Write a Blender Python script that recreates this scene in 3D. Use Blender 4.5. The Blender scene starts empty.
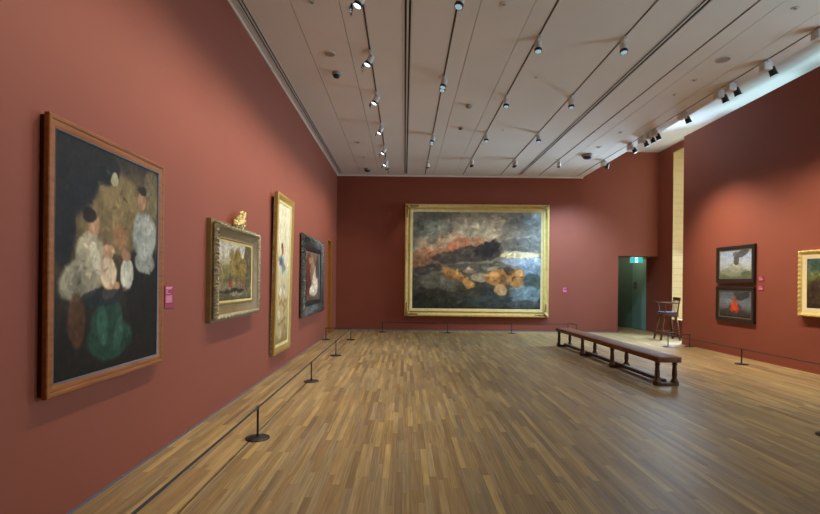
import bpy, bmesh, math, random
import numpy as np
from mathutils import Vector, Matrix

C = bpy.context.scene.collection
PI = math.pi
random.seed(5)

# ------------------------------------------------------------------ helpers
def lin(c):
    c = c / 255.0
    return c / 12.92 if c <= 0.04045 else ((c + 0.055) / 1.055) ** 2.4

def rgb(r, g, b):
    return (lin(r), lin(g), lin(b), 1.0)

class MB:
    """collects shapes for ONE mesh object"""
    def __init__(self):
        self.v = []; self.f = []; self.sm = []
    def add(self, vs, fs, smooth=False):
        o = len(self.v)
        self.v += [tuple(p) for p in vs]
        for f in fs:
            self.f.append(tuple(i + o for i in f)); self.sm.append(smooth)
        return self
    def box(self, x0, x1, y0, y1, z0, z1):
        vs = [(x0,y0,z0),(x1,y0,z0),(x1,y1,z0),(x0,y1,z0),(x0,y0,z1),(x1,y0,z1),(x1,y1,z1),(x0,y1,z1)]
        return self.add(vs, [(0,3,2,1),(4,5,6,7),(0,1,5,4),(1,2,6,5),(2,3,7,6),(3,0,4,7)])
    def bbox(self, x0, x1, y0, y1, z0, z1, b=0.008):
        """box with bevelled edges"""
        bm = bmesh.new()
        vs = [bm.verts.new(p) for p in [(x0,y0,z0),(x1,y0,z0),(x1,y1,z0),(x0,y1,z0),(x0,y0,z1),(x1,y0,z1),(x1,y1,z1),(x0,y1,z1)]]
        for f in [(0,3,2,1),(4,5,6,7),(0,1,5,4),(1,2,6,5),(2,3,7,6),(3,0,4,7)]:
            bm.faces.new([vs[i] for i in f])
        bmesh.ops.bevel(bm, geom=list(bm.edges), offset=b, segments=2, profile=0.5, affect='EDGES')
        bm.verts.index_update()
        r = self.add([v.co[:] for v in bm.verts], [[v.index for v in f.verts] for f in bm.faces], False)
        bm.free()
        return r
    def tube(self, path, rad, n=10, cap=True):
        """round bar along a path; rad is a number or a list"""
        P = [Vector(p) for p in path]
        R = rad if isinstance(rad, (list, tuple)) else [rad] * len(P)
        vs = []; fs = []
        prev = None
        for i, p in enumerate(P):
            if i == 0: t = P[1] - P[0]
            elif i == len(P) - 1: t = P[-1] - P[-2]
            else: t = (P[i+1] - P[i]).normalized() + (P[i] - P[i-1]).normalized()
            t.normalize()
            if prev is None:
                a = Vector((0,0,1)) if abs(t.z) < 0.9 else Vector((1,0,0))
                u = t.cross(a).normalized()
            else:
                u = (prev - t * prev.dot(t)).normalized()
            prev = u
            w = t.cross(u)
            for k in range(n):
                an = 2 * PI * k / n
                vs.append(p + (u * math.cos(an) + w * math.sin(an)) * R[i])
        for i in range(len(P) - 1):
            for k in range(n):
                a = i * n + k; b = i * n + (k + 1) % n
                fs.append((a, b, b + n, a + n))
        if cap:
            fs.append(tuple(reversed(range(n))))
            fs.append(tuple(range((len(P) - 1) * n, len(P) * n)))
        return self.add(vs, fs, True)
    def lathe(self, prof, c=(0,0,0), n=20, M=None):
        """prof: (radius, height) bottom to top; closes itself at the ends"""
        vs = []; fs = []
        for r, z in prof:
            for k in range(n):
                a = 2 * PI * k / n
                p = Vector((r * math.cos(a), r * math.sin(a), z))
                if M: p = M @ p
                vs.append(p + Vector(c))
        m = len(prof)
        for i in range(m - 1):
            for k in range(n):
                a = i * n + k; b = i * n + (k + 1) % n
                fs.append((a, b, b + n, a + n))
        fs.append(tuple(reversed(range(n)))); fs.append(tuple(range((m - 1) * n, m * n)))
        return self.add(vs, fs, True)
    def sphere(self, c, r, n=12, m=8):
        rx, ry, rz = r if isinstance(r, (tuple, list)) else (r, r, r)
        vs = []; fs = []
        for i in range(m + 1):
            th = PI * i / m
            for k in range(n):
                a = 2 * PI * k / n
                vs.append((c[0] + rx * math.sin(th) * math.cos(a), c[1] + ry * math.sin(th) * math.sin(a), c[2] - rz * math.cos(th)))
        for i in range(m):
            for k in range(n):
                a = i * n + k; b = i * n + (k + 1) % n
                fs.append((a, b, b + n, a + n))
        return self.add(vs, fs, True)
    def quad(self, a, b, c, d):
        return self.add([a, b, c, d], [(0,1,2,3)])
    def build(self, name, mat, parent=None, loc=None):
        me = bpy.data.meshes.new(name)
        me.from_pydata(self.v, [], self.f)
        me.polygons.foreach_set('use_smooth', self.sm)
        bm = bmesh.new(); bm.from_mesh(me)
        bmesh.ops.remove_doubles(bm, verts=bm.verts, dist=1e-5)
        bmesh.ops.recalc_face_normals(bm, faces=bm.faces)
        bm.to_mesh(me); bm.free()
        try: me.set_sharp_from_angle(angle=math.radians(40))
        except Exception: pass
        me.materials.append(mat)
        o = bpy.data.objects.new(name, me); C.objects.link(o)
        if parent: o.parent = parent
        if loc: o.location = loc
        return o

def tag(o, label, cat, group=None, kind=None):
    o['label'] = label; o['category'] = cat
    if group: o['group'] = group
    if kind: o['kind'] = kind
    return o

def thing(name, label, cat, loc=(0,0,0), rot=(0,0,0), group=None):
    o = bpy.data.objects.new(name, None); C.objects.link(o)
    o.empty_display_size = 0.1
    o.location = loc; o.rotation_euler = rot
    return tag(o, label, cat, group)

def struct(name, mb, mat):
    o = mb.build(name, mat); o['kind'] = 'structure'
    return o

# ------------------------------------------------------------------ materials
def new_mat(name):
    m = bpy.data.materials.new(name); m.use_nodes = True
    nt = m.node_tree
    return m, nt, nt.nodes['Principled BSDF']

def mat(name, col, rough=0.5, metal=0.0, noise=0.0, nscale=8.0, bump=0.0, bscale=60.0, spec=0.5):
    m, nt, b = new_mat(name)
    b.inputs['Base Color'].default_value = col
    b.inputs['Roughness'].default_value = rough
    b.inputs['Metallic'].default_value = metal
    b.inputs['Specular IOR Level'].default_value = spec
    tc = nt.nodes.new('ShaderNodeTexCoord')
    if noise:
        n = nt.nodes.new('ShaderNodeTexNoise'); n.inputs['Scale'].default_value = nscale; n.inputs['Detail'].default_value = 5
        nt.links.new(tc.outputs['Object'], n.inputs['Vector'])
        mr = nt.nodes.new('ShaderNodeMapRange')
        mr.inputs['From Min'].default_value = 0.3; mr.inputs['From Max'].default_value = 0.7
        mr.inputs['To Min'].default_value = 1 - noise; mr.inputs['To Max'].default_value = 1 + noise
        nt.links.new(n.outputs['Fac'], mr.inputs['Value'])
        mx = nt.nodes.new('ShaderNodeVectorMath'); mx.operation = 'SCALE'
        mx.inputs[0].default_value = col[:3]
        nt.links.new(mr.outputs['Result'], mx.inputs['Scale'])
        nt.links.new(mx.outputs['Vector'], b.inputs['Base Color'])
    if bump:
        n2 = nt.nodes.new('ShaderNodeTexNoise'); n2.inputs['Scale'].default_value = bscale
        nt.links.new(tc.outputs['Object'], n2.inputs['Vector'])
        bp = nt.nodes.new('ShaderNodeBump'); bp.inputs['Strength'].default_value = bump; bp.inputs['Distance'].default_value = 0.01
        nt.links.new(n2.outputs['Fac'], bp.inputs['Height'])
        nt.links.new(bp.outputs['Normal'], b.inputs['Normal'])
    return m

def emat(name, col, strength):
    m, nt, b = new_mat(name)
    b.inputs['Base Color'].default_value = col
    b.inputs['Emission Color'].default_value = col
    b.inputs['Emission Strength'].default_value = strength
    return m

def wood(name, c1, c2, rough=0.4, axis='X', scale=1.0):
    m, nt, b = new_mat(name)
    tc = nt.nodes.new('ShaderNodeTexCoord'); mp = nt.nodes.new('ShaderNodeMapping')
    s = {'X': (1.5, 14, 14), 'Y': (14, 1.5, 14), 'Z': (14, 14, 1.5)}[axis]
    mp.inputs['Scale'].default_value = [k * scale for k in s]
    nt.links.new(tc.outputs['Object'], mp.inputs['Vector'])
    n = nt.nodes.new('ShaderNodeTexNoise'); n.inputs['Scale'].default_value = 2.2; n.inputs['Detail'].default_value = 6; n.inputs['Roughness'].default_value = 0.62
    nt.links.new(mp.outputs['Vector'], n.inputs['Vector'])
    cr = nt.nodes.new('ShaderNodeValToRGB')
    cr.color_ramp.elements[0].position = 0.32; cr.color_ramp.elements[0].color = c1
    cr.color_ramp.elements[1].position = 0.7; cr.color_ramp.elements[1].color = c2
    nt.links.new(n.outputs['Fac'], cr.inputs['Fac'])
    nt.links.new(cr.outputs['Color'], b.inputs['Base Color'])
    b.inputs['Roughness'].default_value = rough; b.inputs['Specular IOR Level'].default_value = 0.3
    return m

def floor_mat():
    m, nt, b = new_mat('strip_wood_floor')
    L = nt.links.new
    def math_(op, a, bb=None):
        n = nt.nodes.new('ShaderNodeMath'); n.operation = op
        for k, x in enumerate((a, bb)):
            if x is None: continue
            if isinstance(x, (int, float)): n.inputs[k].default_value = x
            else: L(x, n.inputs[k])
        return n.outputs[0]
    tc = nt.nodes.new('ShaderNodeTexCoord'); sp = nt.nodes.new('ShaderNodeSeparateXYZ')
    L(tc.outputs['Object'], sp.inputs[0])
    W, LEN = 0.052, 0.75
    xs = math_('DIVIDE', sp.outputs['X'], W)
    row = math_('FLOOR', xs); fx = math_('FRACT', xs)
    wn = nt.nodes.new('ShaderNodeTexWhiteNoise'); wn.noise_dimensions = '1D'; L(row, wn.inputs['W'])
    ys = math_('ADD', math_('DIVIDE', sp.outputs['Y'], LEN), math_('MULTIPLY', wn.outputs['Value'], 37.0))
    colm = math_('FLOOR', ys); fy = math_('FRACT', ys)
    cv = nt.nodes.new('ShaderNodeCombineXYZ'); L(row, cv.inputs[0]); L(colm, cv.inputs[1])
    w2 = nt.nodes.new('ShaderNodeTexWhiteNoise'); w2.noise_dimensions = '2D'; L(cv.outputs[0], w2.inputs['Vector'])
    cr = nt.nodes.new('ShaderNodeValToRGB'); el = cr.color_ramp.elements
    el[0].position = 0.0; el[0].color = FLOORC[0]
    el[1].position = 1.0; el[1].color = FLOORC[-1]
    for k, c in enumerate(FLOORC[1:-1]):
        e = el.new((k + 1) / (len(FLOORC) - 1)); e.color = c
    L(w2.outputs['Value'], cr.inputs['Fac'])
    # grain
    mp = nt.nodes.new('ShaderNodeMapping'); mp.inputs['Scale'].default_value = (75, 2.2, 1); L(tc.outputs['Object'], mp.inputs[0])
    sh = nt.nodes.new('ShaderNodeVectorMath'); sh.operation = 'SCALE'; sh.inputs['Scale'].default_value = 40; L(w2.outputs['Color'], sh.inputs[0])
    ad = nt.nodes.new('ShaderNodeVectorMath'); ad.operation = 'ADD'; L(mp.outputs[0], ad.inputs[0]); L(sh.outputs[0], ad.inputs[1])
    ng = nt.nodes.new('ShaderNodeTexNoise'); ng.inputs['Scale'].default_value = 1.0; ng.inputs['Detail'].default_value = 5; L(ad.outputs[0], ng.inputs['Vector'])
    # worn patches of slow change
    nb = nt.nodes.new('ShaderNodeTexNoise'); nb.inputs['Scale'].default_value = 0.9; nb.inputs['Detail'].default_value = 2; L(tc.outputs['Object'], nb.inputs['Vector'])
    g = math_('ADD', math_('MULTIPLY', ng.outputs['Fac'], 1.4), math_('MULTIPLY', nb.outputs['Fac'], 0.5))
    g = math_('ADD', g, 0.09)
    # seams
    e1 = math_('LESS_THAN', math_('MINIMUM', fx, math_('SUBTRACT', 1.0, fx)), 0.012)
    e2 = math_('LESS_THAN', math_('MINIMUM', fy, math_('SUBTRACT', 1.0, fy)), 0.0015)
    seam = math_('SUBTRACT', 1.0, math_('MULTIPLY', math_('MAXIMUM', e1, e2), 0.35))
    g = math_('MULTIPLY', g, seam)
    sc = nt.nodes.new('ShaderNodeVectorMath'); sc.operation = 'SCALE'; L(cr.outputs['Color'], sc.inputs[0]); L(g, sc.inputs['Scale'])
    L(sc.outputs[0], b.inputs['Base Color'])
    rr = math_('ADD', math_('MULTIPLY', ng.outputs['Fac'], 0.14), 0.38)
    L(rr, b.inputs['Roughness'])
    b.inputs['Specular IOR Level'].default_value = 0.3
    bp = nt.nodes.new('ShaderNodeBump'); bp.inputs['Strength'].default_value = 0.08; bp.inputs['Distance'].default_value = 0.004
    L(math_('MULTIPLY', ng.outputs['Fac'], seam), bp.inputs['Height']); L(bp.outputs[0], b.inputs['Normal'])
    return m

FLOORC = [rgb(124,100,68), rgb(146,120,78), rgb(138,119,88), rgb(152,124,78), rgb(150,130,95), rgb(170,142,90), rgb(130,111,84), rgb(144,116,76), rgb(118,98,72)]
WALLC = rgb(136, 72, 54)
M_wall = mat('terracotta_wall_paint', WALLC, 0.62, noise=0.03, nscale=1.5, bump=0.05, bscale=90, spec=0.3)
M_ceil = mat('ceiling_white_paint', rgb(224,222,217), 0.7, noise=0.02, nscale=1.2)
M_gap = mat('dark_joint', rgb(52,46,42), 0.8)
M_dark = mat('black_channel', rgb(24,24,26), 0.6)
M_track = mat('grey_brown_track_channel', rgb(70,62,54), 0.6)
M_floor = floor_mat()
M_base = mat('pale_metal_base_strip', rgb(104,106,120), 0.4, 0.3)
M_green = mat('green_passage_paint', rgb(76,96,80), 0.6, noise=0.03)
M_greend = mat('green_door_paint', rgb(124,158,138), 0.5, noise=0.03)
M_cream = mat('cream_window_lining', rgb(176,150,98), 0.6)
M_white = mat('white_powder_coat', rgb(206,206,204), 0.45)
M_black = mat('black_powder_coat', rgb(28,28,30), 0.45)
M_stand = mat('black_metal_stand', rgb(38,38,40), 0.42, 0.3)
M_cord = mat('black_elastic_cord', rgb(40,36,36), 0.7)
M_lens = emat('spotlight_lens', (0.42,0.66,0.78,1), 0.5)
M_lensbright = emat('spotlight_lens_bright', (0.9,0.96,1.0,1), 5.0)
M_gold = mat('gilt_gold', rgb(214,188,112), 0.42, 0.3, noise=0.12, nscale=9, bump=0.12, bscale=40)
M_goldl = mat('pale_gilt', rgb(226,208,146), 0.42, 0.25, noise=0.1, nscale=9)
M_oldgold = mat('aged_gilt', rgb(158,146,116), 0.5, 0.3, noise=0.45, nscale=26, bump=0.3, bscale=50)
M_darkgold = mat('dark_gilt', rgb(172,138,66), 0.42, 0.35, noise=0.12, nscale=9)
M_corner = mat('corner_gilt', rgb(166,140,84), 0.5, 0.3, noise=0.35, nscale=20)
M_oldgold2 = mat('aged_gilt_cove', rgb(128,106,66), 0.5, 0.3, noise=0.15, nscale=8)
M_barn = mat('matt_black_barn_door', (0.0012,0.0012,0.0013,1), 1.0, spec=0.0)
M_cream_slip = mat('cream_slip', rgb(226,208,160), 0.6)
M_orange = wood('orange_brown_frame_wood', rgb(122,68,26), rgb(154,92,40), 0.42, 'X')
M_orangev = wood('orange_brown_frame_wood_upright', rgb(140,72,30), rgb(178,98,46), 0.42, 'Z')
M_backbox = mat('dark_red_backing_box', rgb(60,26,20), 0.6)
M_slip = mat('grey_slip', rgb(96,98,104), 0.5, 0.3)
M_carv = mat('blackened_carved_wood', rgb(72,68,60), 0.42, 0.2, noise=0.5, nscale=22)
M_blackframe = mat('black_frame', rgb(34,28,26), 0.4)
M_bench = wood('dark_bench_wood', rgb(98,56,30), rgb(134,82,46), 0.55, 'Y')
M_benchd = wood('dark_bench_leg_wood', rgb(76,50,32), rgb(104,72,48), 0.5, 'Z')
M_stool = wood('brown_chair_wood', rgb(78,48,24), rgb(108,68,34), 0.6, 'Z')
M_blue = mat('blue_cushion_cloth', rgb(52,52,96), 0.8, noise=0.08, nscale=30)
M_pink = mat('magenta_label_card', rgb(146,38,66), 0.55)
M_pinktext = mat('pale_label_print', rgb(226,150,170), 0.6)
M_brass = wood('golden_wood_lining', rgb(150,98,34), rgb(176,122,48), 0.4, 'Z')
M_grey = mat('grey_plastic', rgb(150,146,142), 0.5)
M_greyd = mat('dark_grey_plastic', rgb(60,54,50), 0.5)
M_glass, nt, b = new_mat('window_glass')
tr = nt.nodes.new('ShaderNodeBsdfTransparent'); gl = nt.nodes.new('ShaderNodeBsdfGlossy'); gl.inputs['Roughness'].default_value = 0.02
mx = nt.nodes.new('ShaderNodeMixShader'); mx.inputs[0].default_value = 0.08
nt.links.new(tr.outputs[0], mx.inputs[1]); nt.links.new(gl.outputs[0], mx.inputs[2])
nt.links.new(mx.outputs[0], nt.nodes['Material Output'].inputs[0])

# ------------------------------------------------------------------ camera
EYE, F = 1.5, 470.0
cam = bpy.data.cameras.new('camera'); co = bpy.data.objects.new('camera', cam); C.objects.link(co)
cam.sensor_fit = 'HORIZONTAL'; cam.sensor_width = 36.0; cam.lens = F / 820 * 36.0
cam.shift_x = (410 - 404.5) / 820.0
cam.shift_y = (281.8 - 257) / 820.0
ROLL = 0.0108
co.matrix_world = Matrix.Translation((0,0,EYE)) @ Matrix.Rotation(PI/2, 4, 'X') @ Matrix.Rotation(ROLL, 4, 'Z')
cam.clip_start = 0.05; cam.clip_end = 200
bpy.context.scene.camera = co

# ------------------------------------------------------------------ the room
XL, XP, XS = -2.12, 7.07, 7.85        # left wall, free-standing panel, window wall
YB, YN = 14.57, -3.0                  # far wall, wall behind the camera
ZC, ZU = 4.80, 5.60                   # ceiling, raised ceiling
XE = 5.50                             # edge of the lower ceiling

struct('floor', MB().box(XL-0.4, XS+1.2, YN-0.4, 19.0, -0.1, 0), M_floor)

# left wall with the tall opening near the far end
m = MB()
dy0, dy1, dz = 12.92, 13.60, 2.66
m.box(XL-0.35, XL, YN, dy0, 0, ZU); m.box(XL-0.35, XL, dy1, YB, 0, ZU); m.box(XL-0.35, XL, dy0, dy1, dz, ZU)
struct('wall_left', m, M_wall)
m = MB()
m.box(XL-0.34, XL+0.004, dy1-0.03, dy1, 0, dz); m.box(XL-0.34, XL+0.004, dy0, dy0+0.03, 0, dz); m.box(XL-0.34, XL+0.004, dy0+0.03, dy1-0.03, dz-0.03, dz)
lining = struct('trim_1', m, M_brass)
struct('door_1', MB().box(XL-0.40, XL-0.35, dy0, dy1, 0, dz), M_brass)

# far wall with the passage doorway at its right
XD, ZD, TB = 6.62, 2.37, 0.70
m = MB()
m.box(XL-0.35, XD, YB, YB+TB, 0, ZU); m.box(XD, XS, YB, YB+TB, ZD, ZU)
struct('wall_back', m, M_wall)
# window wall, one tall window in view, three more outside the frame
WZ0, WZ1 = 0.47, 5.39
wins = [(-1.9,-0.3), (1.0,2.8), (3.6,5.4), (6.6,8.3), (9.2,10.9), (11.95,13.80)]
m = MB(); y = YN
for a, bb in wins:
    m.box(XS, XS+0.65, y, a, 0, ZU); m.box(XS, XS+0.65, a, bb, 0, WZ0); m.box(XS, XS+0.65, a, bb, WZ1, ZU); y = bb
m.box(XS, XS+0.65, y, YB+TB, 0, ZU)
struct('wall_right', m, M_wall)
# lining of the window in view: jambs, head, sill, frame bars and glass
a, bb = wins[5]
wr = bpy.data.objects.new('window_1', None); C.objects.link(wr); wr.location = (XS, a, WZ0); wr['kind'] = 'structure'
h = WZ1 - WZ0; wd = bb - a
m = MB()
nb = 26
for k in range(nb):       # cream lining boards, a fine joint between the courses
    z0 = h * k / nb; z1 = h * (k + 1) / nb - 0.006
    m.box(0.0, 0.60, wd-0.022, wd-0.002, z0, z1)
    m.box(0.0, 0.60, 0.002, 0.022, z0, z1)
m.build('jamb', M_cream, wr)
MB().box(0.0, 0.60, 0.022, wd-0.022, h-0.02, h-0.002).build('head', M_cream, wr)
MB().box(-0.03, 0.60, 0.022, wd-0.022, 0.002, 0.03).build('sill', M_cream, wr)
m = MB()
for yy in (0.022, wd/2-0.025, wd-0.072): m.box(0.52, 0.57, yy, yy+0.05, 0.03, h-0.02)
for zz in (0.03, 1.6, 3.2, h-0.07): m.box(0.525, 0.565, 0.03, wd-0.03, zz, zz+0.05)
m.build('window_frame', M_white, wr)
MB().box(0.543, 0.547, 0.04, wd-0.04, 0.05, h-0.04).build('glass', M_glass, wr)
for i, (a, bb) in enumerate(wins[:5]):        # the other windows of that wall
    wr = bpy.data.objects.new('window_%d' % (i + 2), None); C.objects.link(wr); wr.location = (XS, a, WZ0); wr['kind'] = 'structure'
    wd = bb - a; m = MB()
    for yy in (0.002, wd/2-0.025, wd-0.052): m.box(0.52, 0.57, yy, yy+0.05, 0.002, h-0.002)
    for zz in (0.002, 1.6, 3.2, h-0.052): m.box(0.525, 0.565, 0.03, wd-0.03, zz, zz+0.05)
    m.build('window_frame', M_white, wr)
    MB().box(0.543, 0.547, 0.04, wd-0.04, 0.05, h-0.04).build('glass', M_glass, wr)
# free-standing panel on the right
PY0, PY1, PZ = 6.2, 11.95, 5.27
struct('wall_panel', MB().box(XP, XP+0.25, PY0, PY1, 0, PZ), M_wall)
# wall behind the camera
struct('wall_front', MB().box(XL-0.35, XS+0.65, YN-0.2, YN, 0, ZU), M_wall)

# lower ceiling: panels with real joints between them
def cx(v): return v
T = [-0.53, 0.594, 1.756, 2.90, 4.075, 5.26]               # tracks
slots = [(-2.03, -1.925), (-0.055, 0.065), (3.41, 3.54)]   # air slots
joints = [-1.39, -0.81, 0.865, 1.50, 4.37, 4.96]
cuts = [(t-0.014, t+0.014) for t in T] + slots + [(j-0.004, j+0.004) for j in joints]
cuts.sort()
m = MB(); x = XL
for a, bb in cuts:
    m.box(x, a, YN, YB-0.14, ZC, ZC+0.06); x = bb
m.box(x, XE, YN, YB-0.14, ZC, ZC+0.06)
m.box(XL, XE, YB-0.14, YB, ZC+0.0, ZC+0.06)            # border strip along the far wall
m.box(XE-0.03, XE, YN, YB, ZC+0.06, ZU)                # fascia up to the raised ceiling
struct('ceiling', m, M_ceil)
struct('ceiling_void', MB().box(XL, XE-0.03, YN, YB, ZC+0.062, ZC+0.08), M_gap)
struct('ceiling_raised', MB().box(XE-0.4, XS+0.65, YN, YB+TB, ZU, ZU+0.1), M_ceil)
struct('trim_2', MB().box(XL, XE, YB-0.02, YB, ZC-0.04, ZC), M_ceil)     # pale cornice strip along the far wall
struct('trim_3', MB().box(XL, XL+0.02, YN, YB-0.02, ZC-0.012, ZC), M_ceil)

# base strips
struct('baseboard_left', MB().box(XL, XL+0.012, YN, dy0, 0, 0.014), M_base)
struct('baseboard_back', MB().box(XL+0.012, XD, YB-0.012, YB, 0, 0.03), M_base)
struct('baseboard_right', MB().box(XP-0.01, XP, PY0, PY1, 0, 0.02), M_wall)

# passage behind the doorway
m = MB(); m.box(XS, XS+0.1, YB+TB, 16.4, 0, ZD+0.6)
m.box(XD-0.1, XD, YB+TB, 18.2, 0, ZD+0.6)
m.add([(6.5,17.75,0),(XS+0.02,16.15,0),(XS+0.02,16.15,ZD+.6),(6.5,17.75,ZD+.6),(6.6,17.85,0),(XS+0.12,16.25,0),(XS+0.12,16.25,ZD+.6),(6.6,17.85,ZD+.6)],
      [(0,1,2,3),(4,7,6,5),(0,4,5,1),(3,2,6,7),(0,3,7,4),(1,5,6,2)])
struct('wall_passage', m, M_green)
struct('ceiling_passage', MB().box(XD-0.1, XS+0.1, YB+TB, 18.2, ZD+0.6, ZD+0.7), M_cream)
dr = bpy.data.objects.new('door_2', None); C.objects.link(dr); dr.location = (XS, YB+TB, 0); dr['kind'] = 'structure'
MB().box(-0.005, 0.05, 0.0, 0.98, 0.01, ZD-0.06).build('door_leaf', M_greend, dr)
sg = thing('door_sign', 'small dark pictogram sign on the green passage door', 'sign', (XS-0.006, YB+TB+0.62, 1.36))
MB().box(-0.008, 0, 0, 0.17, 0, 0.2).build('plate', M_black, sg)
for yy in (0.045, 0.125):
    m = MB(); m.sphere((-0.010, yy, 0.158), (0.004, 0.017, 0.017)); m.box(-0.012, -0.008, yy-0.019, yy+0.019, 0.06, 0.135); m.box(-0.012, -0.008, yy-0.009, yy+0.009, 0.02, 0.06)
    m.build('pictogram', M_grey, sg)

# ------------------------------------------------------------------ ceiling fittings
tn = ['far left', 'second from the left', 'third from the left', 'fourth from the left', 'fifth from the left', 'far right']
for i, t in enumerate(T):
    o = thing('lighting_track', 'dark recessed spotlight track in the white ceiling, %s of six' % tn[i], 'lighting track', (t, 0, ZC), group='ceiling tracks')
    m = MB(); m.box(-0.013, 0.013, YN+0.1, YB-0.15, 0.012, 0.045)
    m.build('channel', M_track, o)
    m = MB(); m.box(-0.013, -0.009, YN+0.1, YB-0.15, -0.003, 0.012); m.box(0.009, 0.013, YN+0.1, YB-0.15, -0.003, 0.012)
    m.build('rail_edge', M_grey, o)
sn = ['along the left red wall', 'in the middle of the ceiling', 'in the right half of the ceiling']
for i, (a, bb) in enumerate(slots):
    o = thing('ceiling_air_slot', 'long black twin-slot air diffuser %s' % sn[i], 'air diffuser', ((a+bb)/2, 0, ZC), group='ceiling air slots')
    hw = (bb - a) / 2 - 0.001
    MB().box(-hw, hw, YN+0.1, YB-0.15, 0.03, 0.055).build('back_box', M_dark, o)
    nbl = 1
    for k in range(nbl):
        xc = 0.0 if nbl == 1 else (-hw/3 + k * 2*hw/3)
        MB().box(xc-0.013, xc+0.013, YN+0.1, YB-0.15, 0.0, 0.006).build('blade', M_white, o)
    m = MB(); m.box(-hw, -hw+0.02, YN+0.1, YB-0.15, -0.004, 0.004); m.box(hw-0.02, hw, YN+0.1, YB-0.15, -0.004, 0.004)
    m.build('edge_trim', M_white, o)

def ceil_xy(px, py, z=ZC):
    dx, dyy = px - 404.5, py - 281.8
    u, v = dx + ROLL * dyy, dyy - ROLL * dx
    Y = F * (z - EYE) / (-v)
    return u * Y / F, Y

def disc(name, label, cat, px, py, r, hgt, m_, dome=False, group=None):
    X, Y = ceil_xy(px, py)
    o = thing(name, label, cat, (X, Y, ZC), group=group)
    if dome:
        MB().lathe([(r,0.0),(r,-hgt*0.4),(r*0.9,-hgt*0.5)][::-1], n=24).build('base', M_grey, o)
        s = MB(); s.lathe([(r*0.15,-hgt),(r*0.5,-hgt*0.95),(r*0.75,-hgt*0.75),(r*0.8,-hgt*0.45)], n=24); s.build('dome', m_, o)
    else:
        MB().lathe([(r*0.86,-hgt),(r*0.97,-hgt*0.7),(r,0.0)], n=28).build('ring', M_white, o)
        MB().lathe([(r*0.55,-hgt-0.004),(r*0.84,-hgt-0.002),(r*0.84,-hgt+0.004)], n=28).build('grille', m_, o)
disc('ceiling_speaker', 'round white ceiling speaker between the left wall and the far left track', 'speaker', 329.7, 53.5, 0.085, 0.012, M_grey, group='round ceiling speakers')
disc('ceiling_speaker', 'round white ceiling speaker in the right part of the ceiling', 'speaker', 723, 59.3, 0.11, 0.012, M_grey, group='round ceiling speakers')
disc('ceiling_camera', 'dark dome security camera on the ceiling near the left wall', 'camera', 336.5, 72.5, 0.07, 0.09, M_black, True)
disc('ceiling_camera', 'dark dome camera on the ceiling near the far left corner', 'camera', 367.5, 168.6, 0.10, 0.10, M_black, True)
disc('ceiling_camera', 'dark dome camera on the ceiling near the right end of the far wall', 'camera', 587.5, 154.5, 0.14, 0.12, M_black, True)
disc('smoke_detector', 'grey smoke detector on the ceiling between second and third tracks', 'smoke detector', 468.8, 105.2, 0.06, 0.06, M_grey, True)
disc('smoke_detector', 'small brown detector on the ceiling between second and third tracks', 'smoke detector', 460.6, 127.5, 0.05, 0.05, M_greyd, True)
for px, py, r, lab in [(312,2,0.04,'at the top edge near the left wall'), (504,3.8,0.045,'at the top edge by the third track'), (795.4,7.8,0.045,'at the top right of the view'),
                       (536.3,77.3,0.03,'between the third and fourth tracks, nearer one'), (503,130,0.03,'between the third and fourth tracks, farther one'), (694.3,80,0.045,'beside the right ceiling speaker'), (674.4,94.4,0.03,'just left of the far right track'),
                       (620.2,132.3,0.05,'right of the fifth track near the far end'), (598.7,147,0.07,'next to the dark dome camera at the right end'), (357.8,142.5,0.06,'left of the far left track near the far end'), (363.6,157,0.05,'near the far left corner')]:
    X, Y = ceil_xy(px, py)
    o = thing('ceiling_sprinkler', 'small sprinkler cap on the ceiling %s' % lab, 'sprinkler', (X, Y, ZC), group='ceiling sprinklers')
    MB().lathe([(r*0.9,-0.008),(r,-0.004),(r,0)], n=18).build('escutcheon', M_white, o)
    MB().lathe([(r*0.2,-0.02),(r*0.4,-0.017),(r*0.3,-0.008)], n=12).build('nozzle', M_grey, o)

# ------------------------------------------------------------------ spotlights
def spot_light(name, p, d, watts, angle, blend, col=(1,0.86,0.70), size=0.022):
    L = bpy.data.lights.new(name, 'SPOT'); L.energy = watts; L.spot_size = math.radians(angle); L.spot_blend = blend
    L.color = col; L.shadow_soft_size = size
    o = bpy.data.objects.new(name, L); C.objects.link(o)
    o.location = p; o.rotation_euler = Vector(d).to_track_quat('-Z', 'Y').to_euler()
    return o

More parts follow.
